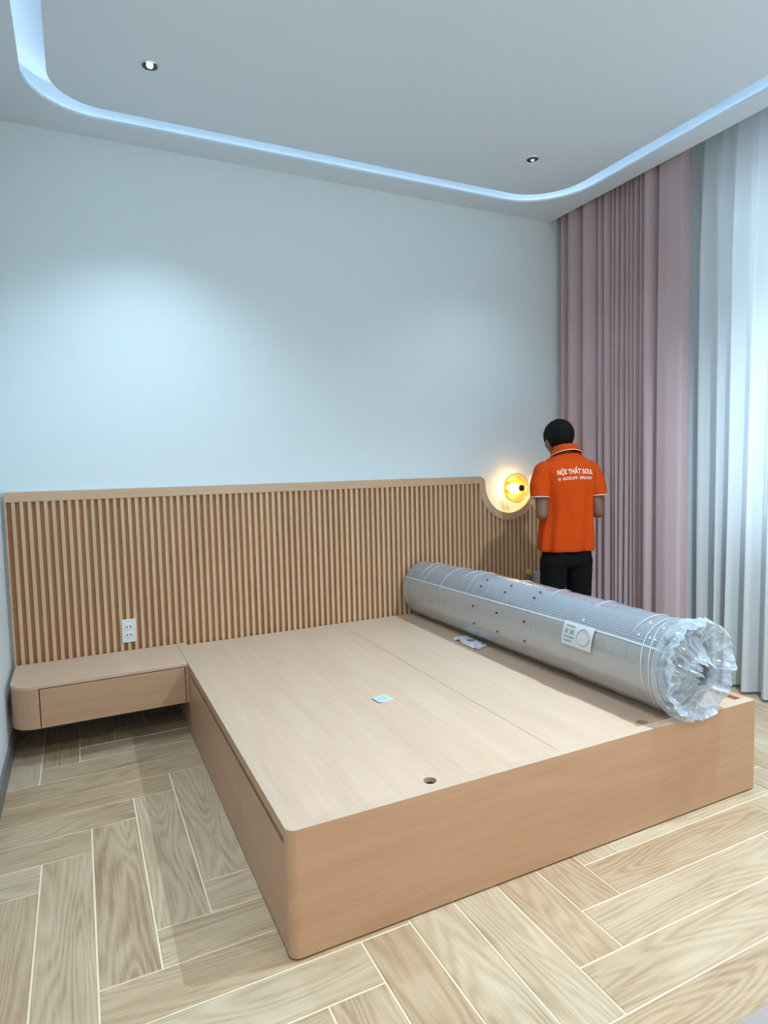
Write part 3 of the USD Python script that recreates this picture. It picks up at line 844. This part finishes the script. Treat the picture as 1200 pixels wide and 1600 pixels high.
M['mat'] = mat('grey_felt', {'g': ('geometry', {}), 'n': ('noise_texture', {'scale': 300.0}), 'r': ('rgb_ramp', {'ramp': [(0.3, srgb(146, 138, 134)), (0.7, srgb(170, 162, 158))]}), 'p': ('principled_bsdf', {'roughness': 0.9})},
               [('g.position', 'n.vector'), ('n.fac', 'r.fac'), ('r.color', 'p.base_color')])
tag(obj('floor_mat', bbox(0.62, 1.80, -3.30, -2.680, 0.0005, 0.010, 0.003), M['mat']), 'flat grey mat on the floor in the bottom right corner of the photo', 'mat')

# ------------------------------------------------------------------ the worker
YAW = math.radians(15)
PB = np.array([2.212, -0.622, 0.0])
RW = np.array([[math.cos(YAW), math.sin(YAW), 0], [-math.sin(YAW), math.cos(YAW), 0], [0, 0, 1.0]])


def wp(mesh):
    v, f = as_arrays(mesh)
    return v @ RW.T + PB, f


def ball_(p, r):
    return Manifold.sphere(1.0, 20).scale([r, r, r] if np.isscalar(r) else list(r)).translate([float(x) for x in p])


def hull(*pr):
    return Manifold.batch_hull([ball_(p, r) for p, r in pr])


def union(ms):
    return Manifold.batch_boolean(list(ms), m3.OpType.Add)


def smoothed(m, edge, it=12, close=True):
    m = m.refine_to_length(edge)
    mm = m.to_mesh()
    t = trimesh.Trimesh(mm.vert_properties[:, :3], mm.tri_verts, process=True, merge_norm=True)
    trimesh.smoothing.filter_taubin(t, lamb=0.5, nu=0.52, iterations=it)
    return t


def to_manifold(t):
    return Manifold(m3.Mesh(np.asarray(t.vertices, np.float32), np.asarray(t.faces, np.uint32)))


SHO, ELB, WRI = (0.160, -0.01, 1.240), (0.180, -0.048, 1.000), (0.105, 0.185, 1.035)
sgn = lambda p, s: (p[0] * s, p[1], p[2])
HC = np.array([-0.008, 0.080, 1.440])
PITCH = math.radians(-20)
HR = np.array([[1, 0, 0], [0, math.cos(PITCH), -math.sin(PITCH)], [0, math.sin(PITCH), math.cos(PITCH)]])
hp = lambda x, y, z: tuple(HC + HR @ np.array([x, y, z]))
parts = []
parts.append(hull(((-0.070, 0.0, 0.86), 0.075), ((0.070, 0.0, 0.86), 0.075), ((-0.06, 0.0, 1.0), 0.082), ((0.06, 0.0, 1.0), 0.082)))
parts.append(hull(((-0.06, 0.0, 1.0), 0.082), ((0.06, 0.0, 1.0), 0.082), ((-0.085, 0.0, 1.16), 0.088), ((0.085, 0.0, 1.16), 0.088)))
parts.append(hull(((-0.085, 0.0, 1.16), 0.088), ((0.085, 0.0, 1.16), 0.088), (sgn(SHO, -1), 0.040), (sgn(SHO, 1), 0.040), ((0, -0.01, 1.300), 0.045)))
parts.append(hull(((0, -0.01, 1.30), 0.058), ((-0.010, 0.035, 1.385), 0.052)))
parts.append(hull(((-0.010, 0.035, 1.385), 0.052), (hp(0, -0.02, -0.01), 0.055)))
for s in (-1, 1):
    parts += [hull((sgn(SHO, s), 0.042), (sgn(ELB, s), 0.037)), hull((sgn(ELB, s), 0.037), (sgn(WRI, s), 0.026)),
              hull(((0.078 * s, 0, 0.80), 0.070), ((0.085 * s, 0.005, 0.65), 0.066), ((0.09 * s, 0.015, 0.46), 0.055)), hull(((0.09 * s, 0.015, 0.46), 0.055), ((0.092 * s, -0.02, 0.30), 0.054), ((0.095 * s, -0.02, 0.09), 0.038)),
              hull(((0.095 * s, -0.035, 0.045), 0.034), ((0.105 * s, 0.10, 0.035), 0.030), ((0.11 * s, 0.15, 0.028), 0.022), ((0.095 * s, -0.02, 0.09), 0.038))]
# head
skull = Manifold.batch_hull([ball_((0, 0, 0), (0.074, 0.090, 0.086)).translate([0, -0.004, 0.024]), ball_((0, 0.060, -0.092), 0.020), ball_((0.046, 0.012, -0.060), 0.018), ball_((-0.046, 0.012, -0.060), 0.018),
                             ball_((0.050, 0.048, -0.012), 0.020), ball_((-0.050, 0.048, -0.012), 0.020), ball_((0, 0.074, 0.03), 0.022)])
nose = Manifold.batch_hull([ball_((0, 0.094, 0.004), 0.006), ball_((0, 0.108, -0.030), 0.008), ball_((0.013, 0.094, -0.036), 0.007), ball_((-0.013, 0.094, -0.036), 0.007)])
lips = union([ball_((0, 0.086, -0.056), (0.022, 0.009, 0.005)), ball_((0, 0.084, -0.065), (0.019, 0.009, 0.006))])
brow = union([ball_((0.03 * s, 0.083, 0.020), (0.022, 0.010, 0.006)) for s in (-1, 1)])
ears = union([ball_((0, 0, 0), (0.008, 0.019, 0.030)).rotate([8, 0, -22 * s]).translate([0.077 * s, -0.006, -0.016]) for s in (-1, 1)])
head = union([skull, nose, lips, brow, ears])
Mh = np.c_[HR, HC]
head = head.transform(Mh.tolist() if False else np.asarray(Mh, float))
body = smoothed(union(parts + [head]), 0.011, 6)


def hand(s):
    W = np.array(sgn(WRI, s))
    d = W - np.array(sgn(ELB, s)); d /= np.linalg.norm(d)
    side = np.array([-s * 0.25, 0.0, 1.0]); side -= d * (side @ d); side /= np.linalg.norm(side)      # towards the thumb: up
    n = np.cross(d, side) * s
    n = n if n[0] * s < 0 else -n                                                                     # palm faces inwards
    ms = []
    kn = [W + d * (0.078 + 0.006 * (1.5 - abs(k - 1.2))) + side * (0.030 - 0.020 * k) for k in range(4)]
    ms.append(Manifold.batch_hull([ball_(W - d * 0.02, 0.023), ball_(W + d * 0.01 + side * 0.010, 0.019), ball_(W + d * 0.01 - side * 0.012, 0.018)] + [ball_(p, 0.0115) for p in kn]))
    for k, L in enumerate((0.068, 0.076, 0.071, 0.056)):
        p, ang = kn[k], 0.25
        for j, fr in enumerate((0.45, 0.30, 0.25)):
            ang += (0.30, 0.50, 0.40)[j] + 0.05 * k
            e = p + (d * math.cos(ang) + n * math.sin(ang) + side * (0.06 - 0.04 * k)) * L * fr
            ms.append(hull((p, 0.0092 - 0.0008 * j - 0.0008 * (k == 3)), (e, 0.0084 - 0.0008 * j - 0.0008 * (k == 3))))
            p = e
    t0 = W + d * 0.022 + side * 0.020 + n * 0.004
    t1 = t0 + d * 0.032 + side * 0.020 + n * 0.014
    t2 = t1 + d * 0.030 + side * 0.006 + n * 0.014
    t3 = t2 + d * 0.024 - side * 0.002 + n * 0.010
    ms += [hull((t0, 0.014), (t1, 0.0105)), hull((t1, 0.0105), (t2, 0.0095)), hull((t2, 0.0095), (t3, 0.0080))]
    return smoothed(union(ms), 0.0038, 5)


bm = union([to_manifold(body)] + [to_manifold(hand(s)) for s in (-1, 1)])
M['skin'] = plain('skin', srgb(124, 84, 64), 0.5, subsurface_weight=0.08, subsurface_radius=(0.02, 0.008, 0.004))
M['hair'] = mat('black_hair', {'g': ('geometry', {}), 'mp': ('mapping', {'scale': (160.0, 160.0, 22.0)}), 'n': ('noise_texture', {'scale': 1.0, 'detail': 3.0}), 'b': ('bump', {'strength': 0.5, 'distance': 0.004}),
                               'p': ('principled_bsdf', {'base_color': srgb(9, 8, 9), 'roughness': 0.75, 'specular_ior_level': 0.2})}, [('g.position', 'mp.vector'), ('mp.vector', 'n.vector'), ('n.fac', 'b.height'), ('b.normal', 'p.normal')])
M['orange'] = mat('orange_pique', {'g': ('geometry', {}), 'v': ('voronoi_texture', {'scale': 420.0}), 'b': ('bump', {'strength': 0.12, 'distance': 0.001}),
                                   'p': ('principled_bsdf', {'base_color': srgb(200, 68, 4), 'roughness': 0.85, 'specular_ior_level': 0.2})}, [('g.position', 'v.vector'), ('v.distance', 'b.height'), ('b.normal', 'p.normal')])
M['trim'] = plain('white_trim', srgb(236, 226, 220), 0.7)
M['trousers'] = plain('black_trousers', srgb(10, 10, 12), 0.9, specular_ior_level=0.2)
M['shoe'] = plain('dark_shoes', srgb(34, 32, 32), 0.5)
M['eye'] = plain('eye', srgb(40, 26, 20), 0.15)
pe = thing('person', 'person in an orange polo shirt and black trousers standing with back turned', 'person', tuple(PB))
obj('body', wp(bm), M['skin'], pe, smooth=True)
for s in (-1, 1):
    e = ball_((0, 0, 0), 0.0105).translate([0.030 * s, 0.079, 0.000]).transform(np.asarray(Mh, float))
    obj('eye', wp(e), M['eye'], pe, smooth=True)
# hair: a cap that stops at the nape, round the ears and above the forehead
hair = Manifold.sphere(1.0, 64).scale([0.089, 0.105, 0.098]).translate([0, -0.012, 0.026])
hair = hair - Manifold.cube([0.3, 0.2, 0.2], True).rotate([28, 0, 0]).translate([0, 0.125, -0.065])      # face
hair = hair - Manifold.cube([0.3, 0.3, 0.1], True).translate([0, 0, -0.103])                              # nape
for s in (-1, 1):
    hair = hair - Manifold.cube([0.06, 0.07, 0.09], True).rotate([-12, 0, 0]).translate([0.092 * s, 0.016, -0.036])
hair = hair + Manifold.batch_hull([ball_((0, -0.060, -0.030), (0.056, 0.030, 0.03)), ball_((0, -0.040, -0.066), (0.046, 0.026, 0.012))])
ht = smoothed(hair, 0.007, 10)
hv = np.array(ht.vertices)
nrm = np.array(ht.vertex_normals)
hv = hv + nrm * (0.007 * (meshkit.fbm(hv * [70, 70, 25], 3, 8) - 0.45))[:, None]
hv = hv @ HR.T + HC
obj('hair', wp((hv, np.array(ht.faces))), M['hair'], pe, smooth=True, label='short black hair')

# polo shirt
rows = [(0.770, 0.166, 0.108, 0.004), (0.785, 0.170, 0.112, 0.004), (0.86, 0.166, 0.114, 0.002), (0.95, 0.156, 0.112, 0.0), (1.03, 0.153, 0.112, -0.002), (1.10, 0.158, 0.115, -0.004),
        (1.17, 0.170, 0.118, -0.006), (1.225, 0.178, 0.114, -0.008), (1.265, 0.178, 0.104, -0.01), (1.300, 0.150, 0.090, -0.01), (1.328, 0.108, 0.078, -0.008), (1.350, 0.078, 0.070, -0.004), (1.362, 0.066, 0.064, 0.0)]
zz = np.concatenate([[0.770], np.linspace(0.776, 1.362, 58)])
rz = np.array(rows)
ta = np.linspace(0, 2 * np.pi, 97)[:-1]
RV = []
for z in zz:
    hw, hd, cy = (np.interp(z, rz[:, 0], rz[:, k]) for k in (1, 2, 3))
    e = 2 / 2.5
    x = hw * np.sign(np.cos(ta)) * np.abs(np.cos(ta)) ** e
    y = cy + hd * np.sign(np.sin(ta)) * np.abs(np.sin(ta)) ** e
    lo = np.clip((1.22 - z) / 0.3, 0, 1)
    fold = 0.0085 * lo * np.sin(9 * ta + 3.5 * z + 2 * np.sin(4 * z)) + 0.020 * (meshkit.fbm(np.stack([np.cos(ta) * 2.4, np.sin(ta) * 2.4, np.full_like(ta, z * 3.0)], -1), 3, 12) - 0.45) * np.clip((1.33 - z) / 0.1, 0, 1)
    RV.append(np.stack([x + fold * np.cos(ta), y + fold * np.sin(ta), np.full_like(ta, z)], 1))
RV = np.array(RV)
nz, na = RV.shape[:2]
sv_ = np.vstack([RV.reshape(-1, 3), [[0, 0, 0.772]], [[0, 0, 1.362]]])
sf = []
for i in range(nz - 1):
    for j in range(na):
        k = (j + 1) % na
        sf += [[i * na + j, i * na + k, (i + 1) * na + k], [i * na + j, (i + 1) * na + k, (i + 1) * na + j]]
for j in range(na):
    k = (j + 1) % na
    sf += [[nz * na, k, j], [nz * na + 1, (nz - 1) * na + j, (nz - 1) * na + k]]
torso = Manifold(m3.Mesh(np.asarray(sv_, np.float32), np.asarray(sf, np.uint32)))


def disc_pts(c, axis, r, n=40):
    axis = np.asarray(axis, float) / np.linalg.norm(axis)
    a = np.cross(axis, [0, 1.0, 0]); a /= np.linalg.norm(a)
    b = np.cross(axis, a)
    t = np.linspace(0, 2 * np.pi, n + 1)[:-1]
    return np.asarray(c, float) + r * (np.cos(t)[:, None] * a + np.sin(t)[:, None] * b)


sleeves = []
CUFF = {}
for s in (-1, 1):
    top, end = np.array(sgn((0.128, -0.01, 1.248), s)), np.array(sgn((0.186, -0.034, 1.098), s))
    ax_ = end - np.array(sgn((0.178, -0.01, 1.27), s))
    pts = np.vstack([disc_pts(end, ax_, 0.056), disc_pts(end - ax_ * 0.45, ax_, 0.058), np.array([p for p in as_arrays(ball_(sgn((0.150, -0.01, 1.250), s), (0.058, 0.068, 0.058)))[0]]), disc_pts(top, [s, 0, -0.4], 0.07)])
    sleeves.append(Manifold.hull_points(pts.astype(np.float32)))
    CUFF[s] = (end, ax_)
shirt = smoothed(union([torso] + sleeves), 0.013, 8)
obj('shirt', wp(shirt), M['orange'], pe, smooth=60, label='orange polo shirt')
for s in (-1, 1):
    c, a_x = CUFF[s]
    ring = disc_pts(c + a_x * 0.004, a_x, 0.0560, 48)
    obj('cuff_trim', wp(tube(np.vstack([ring, ring[:2]]), 0.0026, 8)), M['trim'], pe, smooth=True)
# folded collar with a pale edge
ct = np.linspace(0, 2 * np.pi, 73)
pr = [(0.062, 0.046), (0.060, 0.052), (0.064, 0.054), (0.074, 0.044), (0.088, 0.018), (0.092, 0.004), (0.090, 0.002), (0.080, 0.016), (0.066, 0.034)]
CP = np.array([[(-0.004 + r * 1.02 * math.cos(t), 0.004 + r * (0.98 - 0.02 * math.sin(t)) * math.sin(t) + 0.25 * (h - 0.02), 1.338 + h - 0.028 * math.sin(t) * (r / 0.07)) for t in ct] for r, h in pr + pr[:1]])
CP[..., 2] += 0.006 * (meshkit.noise(np.stack([CP[..., 0] * 18, CP[..., 1] * 18, 0 * CP[..., 0]], -1), 2) - 0.5)
cv, cf = grid_mesh(CP)
obj('collar', wp((cv, cf)), M['orange'], pe, smooth=50)
obj('collar_trim', wp(tube(CP[5] + [0, 0, -0.0006], 0.0022, 6)), M['trim'], pe, smooth=True)
# trousers, shoes
tr = [hull(((-0.060, 0, 0.85), (0.070, 0.080, 0.03)), ((0.060, 0, 0.85), (0.070, 0.080, 0.03)), ((-0.068, 0, 0.77), (0.080, 0.088, 0.03)), ((0.068, 0, 0.77), (0.080, 0.088, 0.03)), ((-0.075, 0, 0.70), (0.084, 0.092, 0.04)), ((0.075, 0, 0.70), (0.084, 0.092, 0.04)))]
for s in (-1, 1):
    tr += [hull(((0.078 * s, 0, 0.71), (0.084, 0.092, 0.05)), ((0.082 * s, 0.006, 0.60), 0.080)), hull(((0.082 * s, 0.006, 0.60), 0.080), ((0.092 * s, 0.012, 0.44), 0.068)),
           hull(((0.092 * s, 0.012, 0.44), 0.068), ((0.095 * s, -0.008, 0.13), 0.062), ((0.095 * s, -0.01, 0.10), 0.064))]
tm = union(tr) - Manifold.cube([1, 1, 0.12], True).translate([0, 0, 0.0])
tm = tm - Manifold.cube([1, 1, 0.2], True).translate([0, 0, 0.97])
tt = smoothed(tm, 0.016, 8)
tv = np.array(tt.vertices)
tv = tv + np.array(tt.vertex_normals) * (0.010 * (meshkit.fbm(tv * [9, 9, 13], 3, 6) - 0.45))[:, None]
obj('trousers', wp((tv, np.array(tt.faces))), M['trousers'], pe, smooth=True, label='black trousers')
for s in (-1, 1):
    sh_m = hull(((0.095 * s, -0.045, 0.048), 0.046), ((0.098 * s, 0.03, 0.05), 0.046), ((0.108 * s, 0.13, 0.036), 0.036), ((0.112 * s, 0.18, 0.030), 0.028))
    sh_m = sh_m - Manifold.cube([1, 1, 0.1], True).translate([0, 0, -0.049])
    obj('shoe', wp(smoothed(sh_m, 0.012, 4)), M['shoe'], pe, smooth=50)

# lettering printed on the back
M['print'] = plain('white_print', srgb(250, 226, 214), 0.6)
wt = trimesh.Trimesh(np.array(shirt.vertices), np.array(shirt.faces), process=False)


def printed(text, height, width, cx, z, arch, bold):
    t = meshkit.text_mesh(text, height, 0.0012, bold)
    v, f = np.array(t.vertices), np.array(t.faces)
    v[:, 0] = (v[:, 0] - v[:, 0].min()) / np.ptp(v[:, 0]) * width - width / 2
    v, f = trimesh.remesh.subdivide_to_size(v, f, 0.012)
    x, zl = v[:, 0] + cx, z + v[:, 1] - arch * (v[:, 0] / (width / 2)) ** 2
    o = np.stack([x, np.full_like(x, -1.0), zl], 1)
    loc, ir, _ = wt.ray.intersects_location(o, np.tile([0, 1.0, 0], (len(o), 1)), multiple_hits=False)
    yb = np.full(len(o), -0.11)
    yb[ir] = loc[:, 1]
    return np.stack([x, yb - 0.0004 - v[:, 2], zl], 1), f


for txt, hh, ww, z0, ar, bd in (('NỘI THẤT SOUL', 0.027, 0.228, 1.236, 0.007, True), ('☏ 09.2222.6678 - 0398.479.007', 0.016, 0.212, 1.204, 0.006, True)):
    tvv, tff = printed(txt.replace('☏ ', ''), hh, ww - (0.022 if '☏' in txt else 0), 0.004 + (0.011 if '☏' in txt else 0), z0, ar, bd)
    obj('lettering', wp((tvv, tff[:, ::-1])), M['print'], pe)
ringc = [(-0.101 + 0.008 * math.cos(t), 0, 1.204 + 0.008 * math.sin(t)) for t in np.linspace(0, 2 * np.pi, 25)]
rl, ri, _ = wt.ray.intersects_location(np.array([[x, -1.0, z] for x, _, z in ringc]), np.tile([0, 1.0, 0], (25, 1)), multiple_hits=False)
yr = float(rl[:, 1].min())
obj('telephone_mark', wp(tube([(x, yr - 0.0006, z) for x, _, z in ringc], 0.0016, 6)), M['print'], pe)
obj('telephone_mark', wp(tube([(-0.105, yr - 0.001, 1.207), (-0.103, yr - 0.001, 1.2025), (-0.098, yr - 0.001, 1.201)], 0.0015, 6)), M['print'], pe)
